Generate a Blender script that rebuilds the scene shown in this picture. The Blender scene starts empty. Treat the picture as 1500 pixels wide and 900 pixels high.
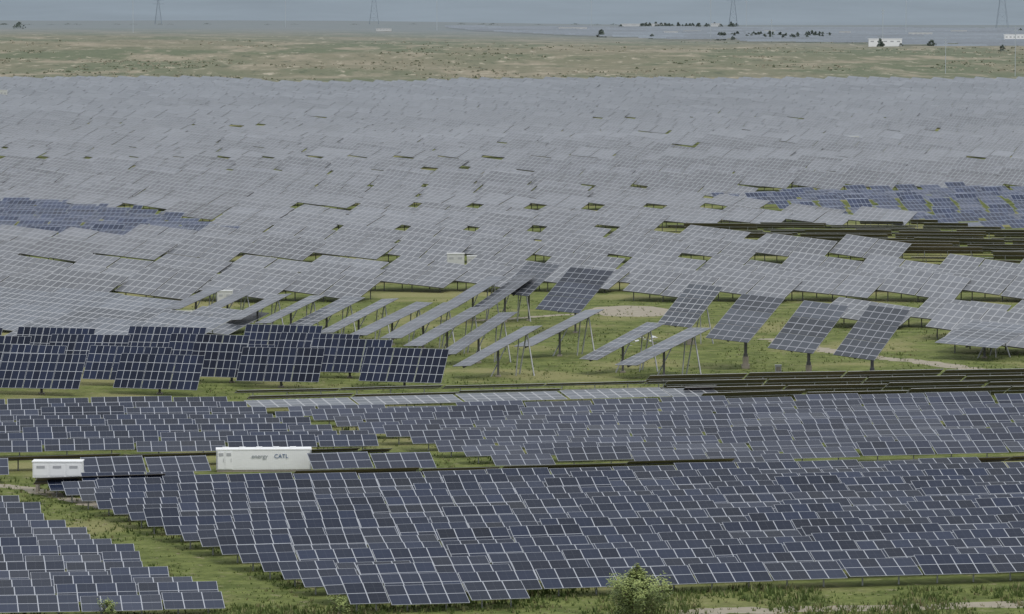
import bpy, math, random
from mathutils import Vector, noise
random.seed(7)
R=random.random
U=random.uniform
scene=bpy.context.scene
# ---------------------------------------------------------------- camera
F=6250.0; H=60.0; PITCH=math.atan(435/F)
cam=bpy.data.cameras.new("camera"); camo=bpy.data.objects.new("camera",cam)
scene.collection.objects.link(camo)
camo.location=(0,0,H); camo.rotation_euler=(math.pi/2-PITCH,0,0)
cam.sensor_width=36; cam.lens=F/1500*36; cam.clip_start=1; cam.clip_end=60000
scene.camera=camo
scene.view_settings.view_transform='Standard'; scene.view_settings.look='None'; scene.view_settings.exposure=0

def sm(a,b,x):
    t=max(0,min(1,(x-a)/(b-a))); return t*t*(3-2*t)
def terrain(x,y):
    if y<3450: return 0.0
    zc=19-7*math.tanh((x+80)/420)
    z=sm(3550,5300,y)*zc
    k=sm(3500,3900,y)*(1-0.75*sm(5200,6500,y))
    n=noise.noise(Vector((x/420,y/260,0)))*4.0+noise.noise(Vector((x/120,y/90,3)))*1.6
    return z+n*k
def ray(u,v):
    c,s=math.cos(PITCH),math.sin(PITCH)
    up=450-v
    return Vector((u-750, F*c+up*s, -F*s+up*c))
def g(u,v,z=0.0):
    d=ray(u,v); t=(z-H)/d.z if d.z<0 else 1e4
    return Vector((d.x*t,d.y*t,z))
def gt(u,v):
    z=0
    for i in range(12):
        p=g(u,v,z); z=0.5*z+0.5*terrain(p.x,p.y)
    p.z=terrain(p.x,p.y); return p
def at_depth(u,v,y):
    d=ray(u,v); t=y/d.y
    return Vector((d.x*t,y,H+d.z*t))

# ---------------------------------------------------------------- node helpers
class NT:
    def __init__(s,name,vol=False):
        s.m=bpy.data.materials.new(name); s.m.use_nodes=True
        s.t=s.m.node_tree; s.n=s.t.nodes; s.l=s.t.links
        s.b=s.n["Principled BSDF"]
    def link(s,a,b): s.l.new(a,b)
    def math(s,op,a,b=None,c=None):
        n=s.n.new("ShaderNodeMath"); n.operation=op
        for i,x in enumerate((a,b,c)):
            if x is None: continue
            if isinstance(x,(int,float)): n.inputs[i].default_value=x
            else: s.link(x,n.inputs[i])
        return n.outputs[0]
    def mix(s,f,a,b,mode='MIX'):
        n=s.n.new("ShaderNodeMix"); n.data_type='RGBA'; n.blend_type=mode
        for i,x in ((0,f),(6,a),(7,b)):
            if isinstance(x,(int,float)): n.inputs[i].default_value=x
            elif isinstance(x,tuple): n.inputs[i].default_value=(x+(1,))[:4]
            else: s.link(x,n.inputs[i])
        return n.outputs[2]
    def noise(s,vec,scale,detail=4,rough=0.6,out=0):
        n=s.n.new("ShaderNodeTexNoise"); n.inputs['Scale'].default_value=scale
        n.inputs['Detail'].default_value=detail; n.inputs['Roughness'].default_value=rough
        s.link(vec,n.inputs['Vector']); return n.outputs[out]
    def ramp(s,f,a,b):
        n=s.n.new("ShaderNodeMapRange"); s.link(f,n.inputs[0]); n.inputs[1].default_value=a; n.inputs[2].default_value=b
        n.interpolation_type='SMOOTHSTEP'; return n.outputs[0]
    def pos(s,sc=(1,1,1)):
        n=s.n.new("ShaderNodeNewGeometry"); m=s.n.new("ShaderNodeMapping"); m.inputs['Scale'].default_value=sc
        s.link(n.outputs['Position'],m.inputs[0]); return m.outputs[0]
    def attr(s,name):
        n=s.n.new("ShaderNodeAttribute"); n.attribute_name=name; return n

def panel_mat(name,base,line,lw=0.06,lh=0.05,rough=0.22,half=0.0,var=0.25,spec=0.3,dust=(0.2,0.21,0.22),dustamt=0.03,tv=(0.7,0.6),far=None):
    m=NT(name)
    uv=m.n.new("ShaderNodeUVMap"); uv.uv_map="UVMap"
    sp=m.n.new("ShaderNodeSeparateXYZ"); m.link(uv.outputs[0],sp.inputs[0])
    def ln(sock,w):
        f=m.math('FRACT',sock); d=m.math('ABSOLUTE',m.math('SUBTRACT',f,0.5))
        return m.math('GREATER_THAN',d,0.5-w/2)
    mk=m.math('MAXIMUM',ln(sp.outputs[0],lw),ln(sp.outputs[1],lh))
    fl=m.n.new("ShaderNodeVectorMath"); fl.operation='FLOOR'; m.link(uv.outputs[0],fl.inputs[0])
    wn=m.n.new("ShaderNodeTexWhiteNoise"); wn.noise_dimensions='4D'; m.link(fl.outputs[0],wn.inputs['Vector'])
    t=m.attr("tint").outputs['Fac']; m.link(t,wn.inputs['W'])
    k=m.math('MULTIPLY_ADD',wn.outputs[0],var,1-var/2)
    k=m.math('MULTIPLY',k,m.math('MULTIPLY_ADD',t,tv[1],tv[0]))
    sc=m.n.new("ShaderNodeVectorMath"); sc.operation='SCALE'; sc.inputs[0].default_value=base; m.link(k,sc.inputs['Scale'])
    dn=m.noise(m.pos(),0.35,3)
    c=m.mix(m.math('MULTIPLY',dn,dustamt*2),sc.outputs[0],dust)
    if half>0:
        hf=m.math('MAXIMUM',ln(m.math('MULTIPLY',sp.outputs[1],2.0),lh*1.2),ln(m.math('MULTIPLY',sp.outputs[0],2.0),lw))
        c=m.mix(m.math('MULTIPLY',hf,half),c,line)
    c=m.mix(mk,c,line)
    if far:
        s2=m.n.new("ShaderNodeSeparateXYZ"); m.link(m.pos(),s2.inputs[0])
        c=m.mix(m.math('MULTIPLY',m.ramp(s2.outputs[1],900,3200),far[1]),c,far[0])  # painted haze: colour blends to the haze tint with distance
    m.link(c,m.b.inputs['Base Color'])
    m.link(m.math('MULTIPLY_ADD',mk,0.35,rough),m.b.inputs['Roughness'])
    m.b.inputs['Specular IOR Level'].default_value=spec
    return m.m
def plain(name,c,rough=0.6,metal=0,nscale=1.0,var=0.3):
    m=NT(name); n=m.noise(m.pos(),nscale,4)
    lo=tuple(x*(1-var) for x in c); hi=tuple(min(1,x*(1+var)) for x in c)
    m.link(m.mix(n,lo,hi),m.b.inputs['Base Color']); m.b.inputs['Roughness'].default_value=rough; m.b.inputs['Metallic'].default_value=metal
    return m.m
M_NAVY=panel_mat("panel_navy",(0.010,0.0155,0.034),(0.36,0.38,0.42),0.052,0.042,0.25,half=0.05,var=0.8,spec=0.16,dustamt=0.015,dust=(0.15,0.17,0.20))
M_MID =panel_mat("panel_mid_navy",(0.020,0.025,0.044),(0.31,0.33,0.37),0.055,0.05,0.3,half=0.05,var=0.7,spec=0.2,dust=(0.15,0.17,0.20))
M_TRK =panel_mat("panel_tracker_navy",(0.010,0.015,0.034),(0.38,0.40,0.43),0.07,0.05,0.3,var=0.5,spec=0.15,dustamt=0.015)
HAZE_TINT=(0.150,0.172,0.198)  # haze colour painted into the distant field panels
M_GREY=panel_mat("panel_sky_sheen_grey",(0.098,0.105,0.120),(0.31,0.32,0.335),0.13,0.10,0.35,var=0.3,spec=0.25,dustamt=0.06,dust=(0.25,0.26,0.28),tv=(0.4,1.2),far=(HAZE_TINT,0.5))  # pale grey base stands in for bright sky reflected in the glass
M_GREY2=panel_mat("panel_grey_blue",(0.060,0.068,0.083),(0.28,0.29,0.32),0.10,0.08,0.3,var=0.25,dustamt=0.05,dust=(0.2,0.21,0.23))
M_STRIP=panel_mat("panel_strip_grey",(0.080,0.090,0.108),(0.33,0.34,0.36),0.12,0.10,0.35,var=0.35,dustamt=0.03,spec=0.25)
M_TURN=panel_mat("panel_turned",(0.034,0.040,0.058),(0.31,0.33,0.36),0.07,0.06,0.3,var=0.4,spec=0.25)
M_FAR=panel_mat("panel_far_hazed",(0.115,0.14,0.165),(0.19,0.21,0.24),0.11,0.08,0.5,var=0.25)  # blue-grey base has the distance haze painted in
M_BLUE=panel_mat("panel_blue",(0.018,0.028,0.064),(0.24,0.27,0.33),0.09,0.08,0.3,var=0.5)
M_STEEL=plain("galvanised_steel",(0.33,0.34,0.35),0.5,0.3,2)
M_POLE=plain("pole_steel",(0.36,0.40,0.43),0.6,0.0,2,0.1)
M_PYL=plain("pylon_steel",(0.20,0.24,0.28),0.6,0.0,2,0.1)
M_DSTEEL=plain("weathered_steel",(0.10,0.10,0.105),0.6,0.2,2)
M_BACK=plain("panel_backsheet",(0.15,0.155,0.165),0.6,0,1)
M_BROWN=plain("panel_backsheet_brown",(0.19,0.16,0.145),0.6,0,1)
M_CONC=plain("concrete",(0.26,0.235,0.20),0.85,0,3)
M_WHITE=plain("white_paint",(0.74,0.75,0.76),0.45,0,1.2,0.06)
M_DIRTYW=plain("weathered_white_paint",(0.50,0.51,0.51),0.6,0,1.2,0.1)
M_VENT=plain("vent_grey",(0.35,0.36,0.38),0.5,0,1.2,0.06)
M_SIGN=plain("blue_lettering",(0.07,0.12,0.23),0.5,0,1,0.05)
M_SIGN2=plain("grey_lettering",(0.25,0.28,0.30),0.5,0,1,0.05)

# ---------------------------------------------------------------- mesh builder
class MB:
    def __init__(s): s.v=[];s.f=[];s.uv=[];s.m=[];s.t=[]
    def quad(s,a,b,c,d,uv=None,mat=0,t=0.5):
        i=len(s.v); s.v+= [tuple(a),tuple(b),tuple(c),tuple(d)]; s.f.append((i,i+1,i+2,i+3))
        s.uv+= uv or [(0.5,0.5)]*4; s.m.append(mat); s.t.append(t)
    def tri(s,a,b,c,mat=0,t=0.5):
        i=len(s.v); s.v+= [tuple(a),tuple(b),tuple(c)]; s.f.append((i,i+1,i+2)); s.uv+=[(0.5,0.5)]*3; s.m.append(mat); s.t.append(t)
    def hexa(s,P,A,B,C,mat=0,t=0.5):
        p=[P,P+A,P+A+B,P+B]; q=[x+C for x in p]
        s.quad(p[3],p[2],p[1],p[0],None,mat,t); s.quad(*q,None,mat,t)
        for i in range(4):
            j=(i+1)%4; s.quad(p[i],p[j],q[j],q[i],None,mat,t)
    def box(s,c,sx,sy,sz,mat=0,yaw=0,t=0.5):
        e1=Vector((math.cos(yaw),math.sin(yaw),0))*sx; e2=Vector((-math.sin(yaw),math.cos(yaw),0))*sy; e3=Vector((0,0,sz))
        s.hexa(Vector(c)-e1/2-e2/2,e1,e2,e3,mat,t)
    def beam(s,p,q,w,mat=2,t=0.5):
        d=(q-p); 
        if d.length<1e-4: return
        dn=d.normalized(); x=dn.cross(Vector((0,0,1)))
        if x.length<0.05: x=Vector((1,0,0))
        x.normalize(); y=dn.cross(x)
        s.hexa(p-x*w/2-y*w/2,x*w,y*w,d,mat,t)
    def table(s,P,a,b,nu,nv,t=None,th=0.06,u0=0):
        if t is None: t=R()
        n=a.cross(b).normalized()
        if n.z<0: n=-n
        D=n*th
        c=[P,P+a,P+a+b,P+b]; e=[x-D for x in c]
        ou=random.randint(0,50)
        s.quad(*c,[(ou,0),(ou+nu,0),(ou+nu,nv),(ou,nv)],0,t)
        s.quad(e[3],e[2],e[1],e[0],None,1,t)
        for i in range(4):
            j=(i+1)%4; s.quad(e[i],e[j],c[j],c[i],None,2,t)
    def build(s,name,mats,parent=None):
        me=bpy.data.meshes.new(name); me.from_pydata(s.v,[],s.f)
        for m in mats: me.materials.append(m)
        me.polygons.foreach_set("material_index",s.m)
        uv=me.uv_layers.new(name="UVMap"); uv.data.foreach_set("uv",[x for p in s.uv for x in p])
        at=me.attributes.new("tint",'FLOAT','FACE'); at.data.foreach_set("value",s.t)
        me.update()
        o=bpy.data.objects.new(name,me); scene.collection.objects.link(o)
        if parent: o.parent=parent
        return o

def pip(p,poly):
    x,y=p[0],p[1]; c=False; n=len(poly)
    for i in range(n):
        a=poly[i]; b=poly[i-1]
        if (a[1]>y)!=(b[1]>y) and x<(b[0]-a[0])*(y-a[1])/(b[1]-a[1])+a[0]: c=not c
    return c
def rows(name,poly,theta,tilt,L,pitch,seg,mats,modw=2.0,modh=2.0,zlow=1.0,gap=0.35,jt=1.5,posts=True,jz=0.12,zf=None,stag=True,skip=0.0):
    mb=MB(); e1=Vector((math.cos(theta),math.sin(theta),0)); e2=Vector((-math.sin(theta),math.cos(theta),0))
    P=[((p.x*e1.x+p.y*e1.y),(p.x*e2.x+p.y*e2.y)) for p in poly]
    lo=min(p[1] for p in P); hi=max(p[1] for p in P); t=lo+0.3
    while t<hi:
        xs=[]
        for i in range(len(P)):
            a=P[i]; b=P[i-1]
            if (a[1]>t)!=(b[1]>t): xs.append((b[0]-a[0])*(t-a[1])/(b[1]-a[1])+a[0])
        xs.sort(); rowt=R()
        for k in range(0,len(xs)-1,2):
            s0,s1=xs[k],xs[k+1]; cur=s0; first=True
            ph=U(0.4,1.0) if stag else 1
            while cur<s1-modw*1.5:
                ln=round(seg*(ph if first else 1)/modw)*modw; first=False
                ln=max(modw*2,min(ln,math.floor((s1-cur)/modw)*modw))
                if R()>skip:
                    tl=math.radians(tilt+random.gauss(0,jt)); yj=math.radians(random.gauss(0,0.35))
                    base=e1*cur+e2*(t+random.gauss(0,0.15)); z0=(zf(base.x,base.y) if zf else 0)
                    zz=zlow+random.gauss(0,jz)+z0+(L*math.sin(-tl) if tl<0 else 0)
                    A=Vector((math.cos(theta+yj),math.sin(theta+yj),random.gauss(0,0.004))).normalized()
                    B=(Vector((-A.y,A.x,0)).normalized()*math.cos(tl)+Vector((0,0,math.sin(tl))))*L
                    Pp=Vector((base.x,base.y,zz))
                    mb.table(Pp,A*ln,B,ln/modw,L/modh,t=0.6*R()+0.4*rowt)
                    if posts:
                        n=max(2,round(ln/5))
                        for j in range(n):
                            s=(j+0.5)/n
                            q=Pp+A*ln*s
                            for fr in ((0.12,0.8) if posts==2 else (0.5,)):
                                m=q+B*fr; mb.beam(Vector((m.x,m.y,z0-0.2)),m-Vector((0,0,0.09)),0.16 if posts==1 else 0.12,2)
                        mb.beam(Pp+B*0.5-Vector((0,0,0.14)),Pp+A*ln+B*0.5-Vector((0,0,0.14)),0.14,2)
                cur+=ln+gap
        t+=pitch*U(0.96,1.04)
    return mb.build(name,mats)
TH=math.radians(14)
NAV=[M_NAVY,M_BACK,M_STEEL]; MID=[M_MID,M_BACK,M_STEEL]; BRN=[M_MID,M_BROWN,M_DSTEEL]
# foreground blocks -------------------------------------------------
rows("solar_panel_array",[g(70,716,1.1),g(1500,688,1.1),g(1900,675,1.1),g(1900,832,1.1),g(1500,850,1.1),g(515,886,1.1)],TH,21,4.0,6.8,8,NAV,2.0,2.0,1.1,posts=1,jt=2.2,gap=0.2,jz=0.09)
rows("solar_panel_array",[g(-250,728,1.0),g(20,738,1.0),g(365,892,1.0),g(-250,915,1.0)],math.radians(9),17,4.0,6.2,8,NAV,2.0,2.0,0.9,posts=1,gap=0.2,jz=0.09,jt=2)
rows("solar_panel_array",[g(-300,596,1.0),g(330,592,1.0),g(590,657,1.0),g(-300,676,1.0)],math.radians(8),20,3.6,8.5,12,NAV,2.0,1.8,1.0,posts=1)
rows("solar_panel_array",[g(425,609,1.0),g(1500,588,1.0),g(1900,580,1.0),g(1900,655,1.0),g(1500,668,1.0),g(1140,683,1.0),g(735,683,1.0)],math.radians(12),20,3.6,9,10,MID,2.0,1.8,1.0,posts=1,jt=3)
def onerow(name,p,q,tilt,L,mats,seg=12,z=1.0,modw=2.0,modh=2.0,posts=1,n=1,pitch=8,jt=0.6):
    th=math.atan2(q.y-p.y,q.x-p.x); e2=Vector((-math.sin(th),math.cos(th),0))
    poly=[p-e2*0.5,q-e2*0.5,q+e2*(0.5+pitch*(n-1)),p+e2*(0.5+pitch*(n-1))]
    return rows(name,poly,th,tilt,L,pitch,seg,mats,modw,modh,z,jt=jt,posts=posts,stag=False)
onerow("solar_panel_row",g(-80,701,0.8),g(44,699,0.8),24,4.2,MID,8)
onerow("solar_panel_row",g(124,696,0.8),g(312,691,0.8),24,4.2,MID,8)
onerow("solar_panel_row",g(458,690,0.8),g(642,685,0.8),24,4.2,MID,8)
# panels turned away, seen from behind / on edge
onerow("solar_panel_row",g(55,714,1.2),g(735,694,1.2),-17,4.0,BRN,16)
onerow("solar_panel_row",g(738,690,1.2),g(1098,683,1.2),-15,3.6,BRN,16)
onerow("solar_panel_row",g(1135,689,1.2),g(1700,672,1.2),-16,4.0,BRN,16)
onerow("solar_panel_row",g(0,679,1.2),g(585,660,1.2),-14,3.4,BRN,16)
onerow("solar_panel_row",g(370,602,0.8),g(1060,584,0.8),6,6.0,[M_STRIP,M_BROWN,M_STEEL],16,z=1.3,n=1,pitch=17)
onerow("solar_panel_row",g(365,592,0.8),g(1060,576,0.8),-14,2.8,[M_GREY2,M_BROWN,M_STEEL],16,z=1.3,n=2,pitch=10)
onerow("solar_panel_row",g(1030,591,0.8),g(1700,577,0.8),-20,4.0,[M_MID,M_BROWN,M_STEEL],16,n=4,pitch=10.5)

# ---------------------------------------------------------------- big field of tilted tables
P_LB=[g(-200,300),g(100,307),g(230,322),g(350,346),g(300,356),g(-200,364)]
P_RB=[g(1035,298),g(1240,284),g(1800,281),g(1800,345),g(1500,347),g(1350,334),g(1180,314)]
P_BR=[g(975,340),g(1350,334),g(1500,347),g(1800,347),g(1800,402),g(1500,398),g(1200,380),g(1100,360)]
P_H=[g(-400,455),g(120,455),g(290,458),g(420,446),g(560,440),g(700,436),g(860,438),g(960,450),g(1130,478),g(1370,505),g(1500,527),g(1900,560),
     g(2100,121.5),g(1500,121.5),g(880,121),g(700,123),g(560,128),g(430,127),g(330,121),g(200,118.5),g(-500,118.5)]
mb=MB()
gapx=(20-750)/6.17
ys=[]
pat=[30,30,74]; k=0
y=1013-134-134
while y<3600:
    ys.append(y)
    if y<1545: y+=pat[k%3]; k+=1
    else:
        y+=U(33,42)
        if R()<0.35: y+=U(20,50)
for y in ys:
    W=0.12*y*1.45+60
    n0=int((-W-gapx)/17.5)-1; n1=int((W-gapx)/17.5)+1
    off=0 if y<1545 else U(0,17.5)
    rt=R(); rtilt=U(-0.7,0.5)
    for i in range(n0,n1):
        x=gapx+17.5*i+off+1.2
        c=(x+10,y+2)
        if not pip(c,P_H) or pip(c,P_LB) or pip(c,P_RB) or pip(c,P_BR): continue
        patch=noise.noise(Vector((x/160,y/300,1)))*0.8+0.5
        tt=max(0,min(1,0.30*R()+0.4*rt+0.35*patch))
        if y>1545 and R()<0.025: continue
        a=Vector((15.0,-6+U(-0.5,0.5),-1.6+U(-0.4,0.4))); b=Vector((5.0+U(-.3,.3),12.5,3.1+rtilt+U(-0.5,0.5)))
        P=Vector((x,y+U(-0.8,0.8),2.4+U(-0.25,0.25)))
        h=a*0.5
        mb.table(P,h*0.985,b,5,4,t=tt,th=0.22)
        mb.table(P+h*1.015+Vector((0,0,U(-.15,.15))),h*0.985,b,5,4,t=min(1,max(0,tt+U(-.12,.12))),th=0.22)
        if y<1545:
            for s,r in ((0.1,0.15),(0.5,0.15),(0.9,0.15),(0.1,0.85),(0.5,0.85),(0.9,0.85)):
                q=P+a*s+b*r; mb.beam(Vector((q.x,q.y,-0.1)),q-Vector((0,0,0.3)),0.2,2)
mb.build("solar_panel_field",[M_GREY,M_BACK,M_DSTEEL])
rows("solar_panel_array",P_LB,math.radians(-22),24,4.5,17,9,[M_BLUE,M_BACK,M_STEEL],1.5,2.2,1.0,jt=4,posts=False,gap=1.0)
rows("solar_panel_array",P_RB,math.radians(28),26,4.5,19,7,[M_BLUE,M_BACK,M_STEEL],1.5,2.2,1.0,jt=7,posts=False,gap=2.2)
rows("solar_panel_array",P_BR,math.radians(-9),-12,4.5,12.5,22,[M_GREY2,M_BROWN,M_STEEL],1.5,2.2,1.2,jt=7,posts=1,gap=2)
# left grey tables
mb=MB()
for (u,v) in ((-40,478),(55,484),(150,486),(-10,500),(80,502),(175,492),(235,480),(-60,452),(30,455),(120,462)):
    P=g(u,v,1.0); dz=U(-.4,.4); A=Vector((13,-7,-0.8)); B=Vector((7,12,3.4+dz))
    mb.table(P,A,B,10,5,th=0.12)
    for s,r in ((0.15,0.2),(0.85,0.2),(0.15,0.8),(0.85,0.8)):
        q=P+A*s+B*r; mb.beam(Vector((q.x,q.y,-0.1)),q-Vector((0,0,0.2)),0.2,2)
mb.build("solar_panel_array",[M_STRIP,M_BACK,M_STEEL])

# ---------------------------------------------------------------- far arrays beyond the meadow
rows("distant_solar_array",[gt(1010,62),gt(1250,66),gt(1800,76),gt(1800,44),gt(1000,42),gt(650,41),gt(700,47)],math.radians(4),8,22,110,120,[M_FAR,M_BACK,M_DSTEEL],6,5,2.0,gap=14,jt=1,posts=False,zf=terrain,skip=0.15)

# ---------------------------------------------------------------- single trackers
def tracker(P0,apx,bpx,base_v,da,mats,nu,nv,conc=False,db=None,struts=True,dark=False):
    cu=P0[0]+(apx[0]+bpx[0])/2
    B=g(cu,base_v); y0=B.y; s=F/y0
    ax,az=apx[0]/s,-apx[1]/s; bx,bz=bpx[0]/s,-bpx[1]/s
    if db is None: db=-(ax*bx+az*bz)/da
    yy=y0-(da+db)/2
    P=at_depth(P0[0],P0[1],yy); Pa=at_depth(P0[0]+apx[0],P0[1]+apx[1],yy+da); Pb=at_depth(P0[0]+bpx[0],P0[1]+bpx[1],yy+db)
    a=Pa-P; b=Pb-P
    low=min(P.z,Pa.z,Pb.z,(P+a+b).z)
    if low<0.35: P=P+Vector((0,0,0.35-low))
    mb=MB(); n=a.cross(b).normalized()
    if n.z<0: n=-n
    k=3 if a.length>b.length else 1
    if k==3:
        for i in range(3): mb.table(P+a*(i/3+0.004),a*(1/3-0.008),b,nu/3,nv,th=0.08)
    else: mb.table(P,a,b,nu,nv,th=0.08)
    C=P+a/2+b/2-n*0.35
    mb.beam(P+a*0.02+b/2-n*0.35,P+a*0.98+b/2-n*0.35,0.3,2)
    for f in (0.08,0.36,0.64,0.92): mb.beam(P+a*f+b*0.03-n*0.15,P+a*f+b*0.97-n*0.15,0.12,2)
    G=Vector((C.x,C.y,0))
    if conc:
        mb.box((G.x,G.y,-0.2),1.3,1.3,0.9,3); mb.box((G.x,G.y,0.7),0.95,0.95,1.3,3); mb.beam(Vector((G.x,G.y,2.0)),C,0.5,2); mb.box((G.x,G.y,2.0),0.7,0.7,0.5,2)
    else:
        mb.beam(G-Vector((0,0,0.2)),C,0.38,2); mb.box((G.x,G.y,-0.2),0.9,0.9,0.45,3)
    if struts:
        hi=P+b/2 if P.z>Pa.z else P+a+b/2
        hi=C+(hi-C)*0.8-n*0.2
        side=b.copy(); side.z=0; side.normalize()
        for sgn in (-1,1):
            mb.beam(Vector((hi.x,hi.y,0))+side*sgn*2.0+Vector((0,-0.5,-0.1)),hi,0.18,4)
        m=C+(hi-C)*0.45
        mb.beam(Vector((m.x,m.y,-0.1))+Vector((0.8,0,0)),hi*0.7+C*0.3-n*0.3,0.16,4)
        mb.beam(Vector((C.x-1.2,C.y,-0.1)),C+(hi-C)*0.3-n*0.2,0.16,4)
    mb.build("solar_tracker",mats+[M_STEEL])
TRK=[M_TRK,M_BACK,M_DSTEEL,M_CONC]
for (cx,by) in ((-80,572),(60,570),(235,570),(412,560),(590,560),(30,554),(185,557),(340,553),(510,546),(-20,540),(130,539),(300,538),(465,536),(-60,527),(80,527),(240,526),(410,523)):
    s=(by-10)/555
    cx+=U(-3,3)
    tracker((cx-55*s,by-52*s),(122*s,U(0,4)*s),(U(-14,-10)*s,50*s),by+8,-4.0,TRK,12,4,struts=False)
GT=[M_STRIP,M_BACK,M_DSTEEL,M_CONC]; GT2=[M_GREY2,M_BACK,M_DSTEEL,M_CONC]
strips=[((325,470),(400,432),486),((372,474),(455,433),490),((420,478),(505,434),492),((464,488),(560,438),500),((512,490),(610,442),506),
 ((556,496),(650,443),512),((590,507),(690,450),520),((640,520),(732,458),532),((662,537),(768,478),552),((752,508),(858,454),522),
 ((848,526),(948,472),546),((900,535),(1010,480),552),((240,452),(310,420),470),((285,458),(355,424),474),((640,452),(716,405),470),((690,452),(760,402),472)]
for i,(lo,hi,bv) in enumerate(strips):
    s=(bv-15)/535; dx,dy=hi[0]-lo[0],hi[1]-lo[1]
    tracker(lo,(dx,dy),(30*s+U(-4,4),-1*s+U(-1,3)),bv,9*s,GT if i in (0,1,2,3,10,11) else GT2,9,3)
DK=[M_TURN,M_BACK,M_DSTEEL,M_CONC]
tracker((836,391),(-52,62),(64,6),488,-8,DK,8,6,struts=False)
tracker((775,383),(-48,46),(46,5),470,-8,GT2,8,5,struts=False)
tracker((1010,415),(-48,60),(50,5),505,-8,GT,8,5,conc=True)
tracker((1088,430),(-55,65),(62,7),540,-8,GT2,8,5,conc=True,struts=False)
tracker((1178,440),(-54,70),(66,8),553,-8,GT2,8,5,conc=True,struts=False)
tracker((1274,446),(-54,74),(60,8),562,-8,GT2,8,5,conc=True,struts=False)
tracker((1425,470),(-56,32),(90,8),525,-10,GT,9,6)

# ---------------------------------------------------------------- container + inverter cabin
def container():
    e=bpy.data.objects.new("battery_storage_container",None); scene.collection.objects.link(e)
    L0=g(316,692); R0=g(455,691); W=(R0-L0).length; yaw=math.radians(4)
    c=(L0+R0)/2+Vector((0,1.25,0)); e.location=c; e.rotation_euler=(0,0,yaw)
    def part(name,fn,mats):
        mb=MB(); fn(mb); o=mb.build(name,mats,e); return o
    w=W; d=2.5; h=2.55
    part("body",lambda m:m.box((0,0,0.3),w,d,h,0),[M_WHITE])
    part("roof",lambda m:(m.box((0,0,0.3+h),w+0.12,d+0.14,0.14,0)),[M_WHITE])
    part("foundation",lambda m:m.box((0,0,-0.1),w-0.1,d-0.1,0.4,0),[M_CONC])
    def ribs(m):
        n=46
        for i in range(n):
            x=-w/2+0.25+(w-0.5)*i/(n-1)
            if x<-w/2+2.2: continue
            m.box((x,-d/2-0.02,0.45),0.09,0.05,h-0.3,0)
    part("side_ribs",ribs,[M_WHITE])
    def doors(m):
        for x in (-w/2+0.62,-w/2+1.62):
            m.box((x,-d/2-0.04,0.42),0.92,0.06,h-0.3,0)
            m.box((x+0.3,-d/2-0.09,1.3),0.06,0.05,0.5,1)
            m.box((x,-d/2-0.085,2.1),0.6,0.03,0.4,1)
    part("doors",doors,[M_WHITE,M_VENT])
    def vents(m):
        for i in range(5): m.box((-w/2+1.2+i*2.2,0,0.3+h+0.14),0.8,0.8,0.16,0)
        for x in (-w/2+0.05,w/2-0.05): m.box((x,-d/2-0.05,0.3),0.14,0.1,h,1)
    part("roof_vents",vents,[M_WHITE,M_VENT])
    for txt,x,s,mat in (("energy",-1.6,0.78,M_SIGN2),("CATL",1.35,0.74,M_SIGN)):
        cu=bpy.data.curves.new("lettering","FONT"); cu.body=txt; cu.size=s; cu.extrude=0.01; cu.offset=0.004
        cu.materials.append(mat); t=bpy.data.objects.new("lettering",cu); scene.collection.objects.link(t); t.parent=e
        t.location=(x,-d/2-0.09,1.8); t.rotation_euler=(math.pi/2,0,0)
container()
def cabin(name,u0,u1,v,h,d=2.4,legs=0.0,wall=None):
    wall=wall or M_WHITE
    p=gt(u0,v); q=gt(u1,v); w=(q-p).length; c=(p+q)/2; c.z=min(p.z,q.z)
    e=bpy.data.objects.new(name,None); scene.collection.objects.link(e); e.location=c
    mb=MB(); mb.box((0,d/2,legs),w,d,h,0); mb.build("walls",[wall],e)
    mb=MB(); mb.box((0,d/2,legs+h),w*1.03,d*1.06,h*0.07,0); mb.build("roof",[wall],e)
    mb=MB()
    n=max(2,int(w/1.6))
    if n>8: n=5
    for i in range(n):
        x=-w/2+(i+0.5)*w/n
        mb.box((x,-0.02,legs+h*0.12),w/n*0.86,0.06,h*0.76,0)
        mb.box((x,-0.07,legs+h*0.62),w/n*0.5,0.05,h*0.16,1)
    mb.build("doors",[wall,M_VENT],e)
    mb=MB()
    if legs>0:
        for sx in (-0.42,0,0.42):
            for sy in (0.1,0.9): mb.box((w*sx,d*sy,-0.1),0.3,0.3,legs+0.1,0)
    else: mb.box((0,d/2,-0.5),w*1.05,d*1.05,0.7,0)
    mb.build("foundation",[M_CONC],e)
cabin("inverter_cabin",48,120,722,1.9,2.4,legs=1.9)
for (u0,u1,v,h) in ((655,680,391,2.9),(684,704,390,2.2),(757,776,250,3.4),(810,822,256,3.2),(1243,1258,214,4),(0,10,146,6),(318,340,446,2.6)):
    cabin("inverter_cabin",u0,u1,v,h,3,wall=M_DIRTYW)
for (u0,u1,v,h) in ((1275,1319,69,10),(1472,1500,62,11),(1333,1364,54,7),(832,846,46,8),(976,990,52,7),(1230,1246,52,7),(1398,1412,50,7),(1120,1136,50,7),(558,566,46,5),(1010,1018,50,6),(1042,1054,40,10),(934,948,40,9),(952,964,40,7)):
    cabin("white_building",u0,u1,v,h,10,wall=M_WHITE if u0 in (1275,1472) else M_DIRTYW)

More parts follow.
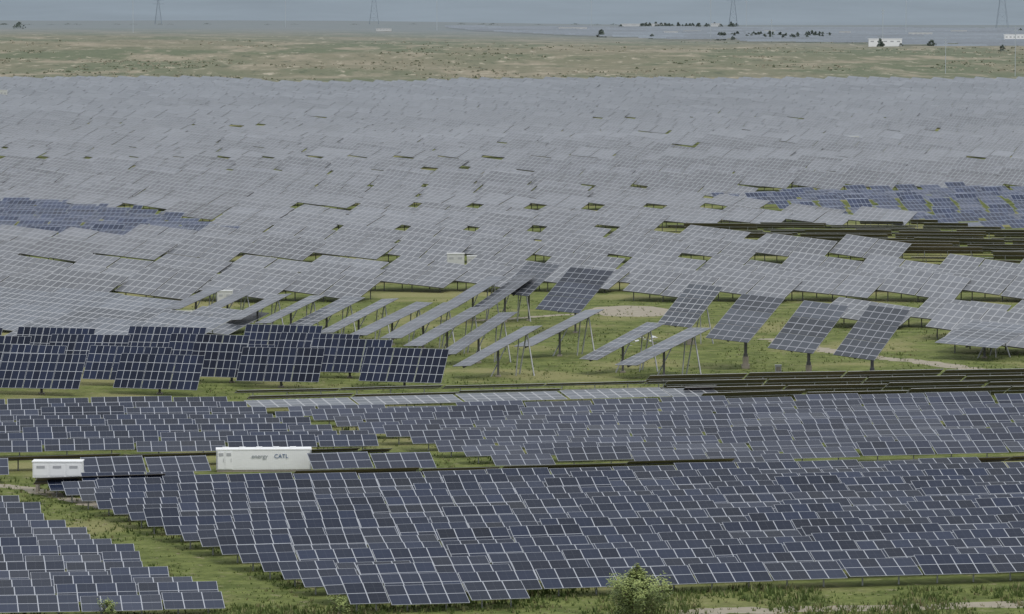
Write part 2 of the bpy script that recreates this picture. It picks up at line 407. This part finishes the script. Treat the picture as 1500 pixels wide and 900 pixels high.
mb=MB()
p=g(248,463); q=g(330,462)
n=60
for i in range(n+1):
    c=p.lerp(q,i/n); mb.box((c.x,c.y,0),0.1,0.05,1.15,0)
for z in (0.35,0.9): mb.beam(Vector((p.x,p.y,z)),Vector((q.x,q.y,z)),0.07,0)
mb.build("white_fence",[M_WHITE])
mb=MB(); c=g(1140,547); mb.box((c.x,c.y,-0.1),1.2,0.9,0.3,1); mb.box((c.x,c.y,0.2),1.0,0.7,1.1,0); mb.box((c.x,c.y,1.3),1.15,0.85,0.1,0); mb.box((c.x,c.y-0.36,0.4),0.7,0.03,0.7,1); mb.build("utility_cabinet",[M_VENT,M_CONC])
# discarded white sheets lying on the grass in the clearing
mb=MB()
for k in range(16):
    c=g(U(922,962),U(494,508)); a=U(0,3); s=U(0.5,1.4); e1=Vector((math.cos(a),math.sin(a),U(-.2,.2)))*s; e2=Vector((-math.sin(a),math.cos(a),U(-.1,.4)))*s*0.7
    mb.hexa(Vector((c.x,c.y,0.02)),e1,e2,Vector((0,0,0.08)),0)
mb.build("scrap_pile",[M_DIRTYW])

# ---------------------------------------------------------------- poles, pylons
def pole(u,vb,vt):
    b=gt(u,vb); s=F/b.y; h=(vb-vt)/s; w=max(0.4,0.8/s)
    mb=MB(); mb.beam(b-Vector((0,0,1)),b+Vector((0,0,h)),w,0)
    mb.beam(b+Vector((-h*0.05,0,h*0.93)),b+Vector((h*0.05,0,h*0.93)),w*0.7,0); mb.beam(b+Vector((-h*0.04,0,h*0.84)),b+Vector((h*0.04,0,h*0.84)),w*0.7,0)
    mb.build("utility_pole",[M_POLE])
for a in ((195,48,-40),(640,45,-45),(418,40,-20),(1327,52,-30),(1385,108,56),(1487,112,40),(1041,60,-10),(1130,62,28),(1293,66,12),(866,42,-10),(1093,45,-5)):
    pole(*a)
def pylon(u,vb,vt):
    b=gt(u,vb); s=F/b.y; h=(vb-vt)/s; w0=h*0.11; mb=MB(); t=max(0.25,0.26/s)
    def ring(f):
        w=w0*(1-f)**1.2+h*0.012; return [b+Vector((sx*w,sy*w,h*f)) for sx,sy in ((-1,-1),(1,-1),(1,1),(-1,1))]
    fs=[0,0.18,0.34,0.48,0.6,0.7,0.79,0.87,0.94,1.0]
    for i in range(len(fs)-1):
        r,q=ring(fs[i]),ring(fs[i+1])
        for j in range(4):
            mb.beam(r[j],q[j],t*1.3,0); mb.beam(r[j],q[(j+1)%4],t*0.7,0); mb.beam(q[j],q[(j+1)%4],t*0.7,0)
    for f,k in ((0.7,0.2),(0.82,0.16),(0.94,0.12)):
        c=b+Vector((0,0,h*f))
        for sg in (-1,1):
            mb.beam(c,c+Vector((sg*h*k,0,h*0.01)),t,0); mb.beam(c+Vector((0,0,h*0.035)),c+Vector((sg*h*k,0,h*0.01)),t*0.8,0)
    mb.build("transmission_pylon",[M_PYL])
for a in ((1468,44,-30),(1074,40,-14),(548,36,-20),(232,36,-6)): pylon(*a)

# ---------------------------------------------------------------- ground
def axis(pts):
    out=[]
    for (a,b,st) in pts:
        x=a
        while x<b-1e-6: out.append(x); x+=st
    out.append(pts[-1][1]); return out
gx=axis([(-12000,-2000,1000),(-2000,2000,40),(2000,12000,1000)])
gy=axis([(-600,3400,400),(3400,7000,30),(7000,24000,500)])
vs=[(x,y,terrain(x,y)) for y in gy for x in gx]
nx=len(gx); fs=[(j*nx+i,j*nx+i+1,(j+1)*nx+i+1,(j+1)*nx+i) for j in range(len(gy)-1) for i in range(nx-1)]
me=bpy.data.meshes.new("ground"); me.from_pydata(vs,[],fs)
for p in me.polygons: p.use_smooth=True
go=bpy.data.objects.new("ground",me); scene.collection.objects.link(go)
m=NT("grassland")
P1=m.pos()
n1=m.noise(P1,0.035,5,0.6); n2=m.noise(P1,0.25,5,0.65); n3=m.noise(P1,1.6,4,0.7)
c=m.mix(m.ramp(n2,0.35,0.65),(0.082,0.104,0.030),(0.150,0.175,0.056))
c=m.mix(m.ramp(n1,0.48,0.64),c,(0.205,0.20,0.088))
c=m.mix(m.ramp(m.noise(P1,0.6,5,0.7),0.57,0.69),c,(0.245,0.215,0.14))
sc=m.mix(n3,(0.5,0.5,0.5),(1.5,1.5,1.5)); c=m.mix(1.0,c,sc,'MULTIPLY')
f1=m.noise(m.pos((0.0035,0.0016,0.0)),1.0,6,0.6); f2=m.noise(m.pos((0.06,0.016,0)),1.0,4,0.7); f3=m.noise(m.pos((0.012,0.004,0)),1.0,5,0.65)
cf=m.mix(m.ramp(f1,0.40,0.60),(0.120,0.138,0.090),(0.185,0.175,0.125))
cf=m.mix(m.ramp(f3,0.50,0.64),cf,(0.25,0.225,0.17))
cf=m.mix(m.ramp(f2,0.56,0.68),cf,(0.34,0.31,0.245))
cf=m.mix(m.math('MULTIPLY',m.ramp(f2,0.44,0.34),0.7),cf,(0.078,0.094,0.066))
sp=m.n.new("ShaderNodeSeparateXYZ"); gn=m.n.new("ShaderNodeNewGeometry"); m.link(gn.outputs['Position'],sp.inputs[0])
cf=m.mix(m.math('MULTIPLY',m.ramp(sp.outputs[1],4200,9000),0.88),cf,(0.165,0.192,0.21))  # aerial haze painted into the far grass colour
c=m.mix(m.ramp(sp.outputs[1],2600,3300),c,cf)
m.link(c,m.b.inputs['Base Color']); m.b.inputs['Roughness'].default_value=0.95; m.b.inputs['Specular IOR Level'].default_value=0.1
bp=m.n.new("ShaderNodeBump"); bp.inputs['Strength'].default_value=0.6; bp.inputs['Distance'].default_value=0.3
m.link(m.noise(P1,1.1,5,0.7),bp.inputs['Height']); m.link(bp.outputs[0],m.b.inputs['Normal'])
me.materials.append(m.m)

M_DIRT=plain("dry_dirt",(0.27,0.24,0.185),0.95,0,0.5,0.35)
def ribbon(name,pts,w,z=0.006):
    mb=MB(); L=[];Rr=[]
    P=[g(*p) for p in pts]; Q=[]
    for i in range(len(P)-1):
        for k in range(14): Q.append(P[i].lerp(P[i+1],k/14))
    Q.append(P[-1])
    for i,p in enumerate(Q):
        d=(Q[min(i+1,len(Q)-1)]-Q[max(i-1,0)]).normalized(); n=Vector((-d.y,d.x,0))
        L.append(Vector((p.x,p.y,z))+n*w*U(0.3,0.7)); Rr.append(Vector((p.x,p.y,z))-n*w*U(0.3,0.7))
    for i in range(len(Q)-1): mb.quad(Rr[i],Rr[i+1],L[i+1],L[i])
    mb.build(name,[M_DIRT])
ribbon("dirt_track",[(1130,496),(1190,510),(1260,521),(1370,533),(1500,552),(1650,580)],5)
ribbon("dirt_track",[(700,470),(760,466),(830,461),(1010,456)],3)
mb=MB(); c=g(922,456); k=40; ring=[]
for i in range(k):
    a=i/k*2*math.pi; r=1+0.22*noise.noise(Vector((math.cos(a)*2,math.sin(a)*2,4)))+U(-.04,.04)
    ring.append(Vector((c.x+math.cos(a)*8.5*r,c.y+math.sin(a)*16*r,0.011)))
for i in range(k): mb.tri(Vector((c.x,c.y,0.011)),ring[i],ring[(i+1)%k])
mb.build("sandy_clearing",[M_DIRT])
ribbon("dirt_track",[(-60,706),(40,716),(140,740),(260,760)],3)
ribbon("dirt_track",[(990,897),(1200,893),(1500,885),(1700,880)],4)

# ---------------------------------------------------------------- grass tufts
M_GR=[plain("grass_green",(0.10,0.145,0.04),0.9,0,0.3,0.4),plain("grass_dry",(0.26,0.235,0.125),0.9,0,0.3,0.3),plain("grass_pale",(0.19,0.225,0.08),0.9,0,0.3,0.3)]
mb=MB()
def tufts(n,reg,hmin,hmax):
    (u0,v0,u1,v1)=reg
    for _ in range(n):
        p=g(U(u0,u1),U(v0,v1)); dn=noise.noise(Vector((p.x/9,p.y/25,0)))
        if dn<-0.15 and R()<0.8: continue
        h=U(hmin,hmax)*(1+dn); mt=0 if R()<0.6 else (1 if R()<0.35 else 2)
        for k in range(4):
            a=U(0,6.28); d=Vector((math.cos(a),math.sin(a),0)); w=Vector((-d.y,d.x,0))*0.12*h+Vector((0.03,0,0))
            b0=p+d*U(0,0.2); mb.tri(b0-w,b0+w,b0+d*h*U(0.2,0.7)+Vector((0,0,h)),mt)
tufts(8000,(280,440,1560,585),0.12,0.4)
tufts(5000,(-20,700,560,905),0.2,0.5)
tufts(6500,(300,862,1560,925),0.25,0.65)
tufts(1500,(380,583,800,690),0.2,0.5)
mb.build("grass",M_GR)

# ---------------------------------------------------------------- tree and shrubs
M_LEAF=[plain("leaf_light",(0.26,0.31,0.10),0.7,0,2,0.25),plain("leaf_mid",(0.18,0.23,0.07),0.7,0,2,0.3),plain("leaf_dark",(0.09,0.12,0.04),0.8,0,2,0.3)]
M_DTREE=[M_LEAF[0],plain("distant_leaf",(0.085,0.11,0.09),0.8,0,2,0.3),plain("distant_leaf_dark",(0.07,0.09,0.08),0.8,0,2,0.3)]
M_BARK=plain("bark",(0.13,0.11,0.09),0.9,0,4)
def tree(name,pos,h,w,nl,limbs=26,leaf=0.16,pointy=0.75):
    mb=MB(); base=pos
    segs=8; pr=base-Vector((0,0,0.2))
    tips=[]
    for i in range(segs):
        nx_=base+Vector((U(-.06,.06)*i*0.4,U(-.06,.06)*i*0.4,h*0.93*(i+1)/segs)); mb.beam(pr,nx_,0.2*(1-i/segs)+0.03,3); pr=nx_
    for i in range(limbs):
        f=0.1+0.86*i/limbs; a=i*2.4+U(-.3,.3)
        r=w/2*(math.sin(min(1,f*1.9+0.25)*math.pi/2)*(1-f)**pointy*1.35)*U(0.55,1.2)+0.12
        s=base+Vector((0,0,h*f*0.9)); e=s+Vector((math.cos(a)*r,math.sin(a)*r,r*1.0*U(0.5,1.2)))
        mb.beam(s,e,0.05,3)
        tips+= [(s.lerp(e,t),0.15+0.38*r*(0.35+0.3*t)) for t in (0.45,0.75,1.0)]
    tips.append((base+Vector((0,0,h*0.95)),0.25))
    for _ in range(nl):
        c,rr=random.choice(tips)
        p=c+Vector((random.gauss(0,.42),random.gauss(0,.42),random.gauss(0,.5)))*rr
        if p.z<0.1: continue
        nrm=(Vector((0,-0.2,1.0))+(p-base-Vector((0,0,h*0.4))).normalized()*0.9+Vector((U(-1,1),U(-1,1),U(-1,1)))*0.7).normalized()
        d=nrm.orthogonal().normalized(); q=nrm.cross(d); aa=U(0,6.28)
        d,q=(d*math.cos(aa)+q*math.sin(aa)),(q*math.cos(aa)-d*math.sin(aa))
        d=d*leaf*U(0.6,1.2); q=q*leaf*0.5
        mt=0 if (p.z-c.z)/rr>0.05 and R()<0.75 else (2 if (p.z-c.z)/rr<-0.3 else 1)
        mb.quad(p-d,p-q,p+d,p+q,None,mt)
    mb.build(name,M_LEAF+[M_BARK])
tree("poplar_tree",g(934,924),6.6,5.6,11000,limbs=40,leaf=0.15,pointy=1.0)
tree("shrub",g(497,905),1.9,1.8,900,limbs=9,leaf=0.12)
tree("shrub",g(158,908),2.0,1.6,800,limbs=9,leaf=0.12)
mb=MB()
def blob(u,v,w,h):
    p=gt(u,v); s=F/p.y; w/=s; h/=s
    for i in range(70):
        a=U(0,6.28); rr=math.sqrt(R()); zz=R()
        k=math.sin(max(0.12,1-zz*0.9)*math.pi/2)
        c=p+Vector((math.cos(a)*rr*w/2*k,math.sin(a)*rr*w/2*k,h*zz)); r=h*0.16*U(0.6,1.3)
        d=Vector((U(-1,1),U(-1,1),U(-1,1))).normalized()*r; q=d.cross(Vector((U(-1,1),U(-1,1),U(-1,1)))).normalized()*r
        mb.quad(c-d,c-q,c+d,c+q,None,1 if R()<0.5 else 2)
for (u,v,w,h) in ((881,55,14,11),(1365,70,16,11),(1290,70,12,12),(1468,76,14,9),(28,42,20,9),(955,57,10,7),(1160,58,10,8),(1495,48,10,6),(1320,70,10,6)): blob(u,v,w,h)
for i in range(60): blob(U(1050,1220),U(54,60),9,U(5,9))
for i in range(40): blob(U(905,1090),U(39,41),8,U(3,7))
for i in range(24): blob(U(0,900),U(36,37),16,U(1.2,2.4))
mb.build("distant_trees",M_DTREE)
mb=MB()
for _ in range(2600):
    u=U(-60,1560); v=U(62,119); p=gt(u,v)
    if noise.noise(Vector((p.x/150,p.y/400,7)))<0.02: continue
    w=U(2,6); h=U(0.8,2.2); 
    for k in range(4):
        a=U(0,6.28); c=p+Vector((math.cos(a)*w*0.3,math.sin(a)*w*0.3,-0.2)); mb.tri(c-Vector((w*0.3,0,0)),c+Vector((w*0.3,0,0)),c+Vector((U(-.5,.5),U(-.5,.5),h*U(.6,1))),0 if R()<0.6 else 1)
mb.build("meadow_tussocks",[plain("tussock_dry",(0.32,0.295,0.23),0.9,0,0.1),plain("tussock_green",(0.10,0.115,0.07),0.9,0,0.1)])

# ---------------------------------------------------------------- mountains
vs=[];fs=[];nx=160;ny=26
for j in range(ny):
    for i in range(nx):
        x=-9000+18000*i/(nx-1); y=13500+7500*j/(ny-1)
        t=j/(ny-1); hgt=1100*sm(0,1,t)*(0.75+0.5*noise.noise(Vector((x/2600,y/2600,5))))+ 120*t*noise.noise(Vector((x/500,y/700,9)))
        vs.append((x,y,8+hgt if j else -20))
fs=[(j*nx+i,j*nx+i+1,(j+1)*nx+i+1,(j+1)*nx+i) for j in range(ny-1) for i in range(nx-1)]
me=bpy.data.meshes.new("mountains"); me.from_pydata(vs,[],fs)
for p in me.polygons: p.use_smooth=True
mo=bpy.data.objects.new("mountains",me); scene.collection.objects.link(mo)
me.materials.append(plain("mountain_grass_hazed",(0.17,0.21,0.245),0.95,0,0.002,0.2))  # slopes coloured blue-grey to include the haze in front of them

# ---------------------------------------------------------------- sky + sun (overcast)
w=bpy.data.worlds.new("World"); scene.world=w; w.use_nodes=True; nt=w.node_tree
bg=nt.nodes["Background"]; sky=nt.nodes.new("ShaderNodeTexSky"); sky.sky_type='NISHITA'; sky.sun_disc=False
EL=math.radians(56); AZ=math.radians(135)
sky.sun_elevation=EL; sky.sun_rotation=AZ; sky.dust_density=4; sky.altitude=0
tc=nt.nodes.new("ShaderNodeTexCoord"); nz=nt.nodes.new("ShaderNodeTexNoise"); nz.inputs['Scale'].default_value=2.5; nz.inputs['Detail'].default_value=5
mr=nt.nodes.new("ShaderNodeMapRange"); mr.inputs[1].default_value=0.3; mr.inputs[2].default_value=0.7; mr.inputs[3].default_value=0.65; mr.inputs[4].default_value=0.98
mx=nt.nodes.new("ShaderNodeMix"); mx.data_type='RGBA'; mx.inputs[7].default_value=(7.3,7.6,7.9,1)
nt.links.new(tc.outputs['Generated'],nz.inputs['Vector']); nt.links.new(nz.outputs[0],mr.inputs[0]); nt.links.new(mr.outputs[0],mx.inputs[0])
nt.links.new(sky.outputs[0],mx.inputs[6]); nt.links.new(mx.outputs[2],bg.inputs[0]); bg.inputs[1].default_value=0.13
sl=bpy.data.lights.new("sun","SUN"); sl.energy=1.4; sl.angle=math.radians(14); sl.color=(1,0.96,0.9)
so=bpy.data.objects.new("sun",sl); scene.collection.objects.link(so)
d=Vector((math.sin(AZ)*math.cos(EL),math.cos(AZ)*math.cos(EL),math.sin(EL)))
so.rotation_euler=d.to_track_quat('Z','Y').to_euler(); so.location=(0,0,300)
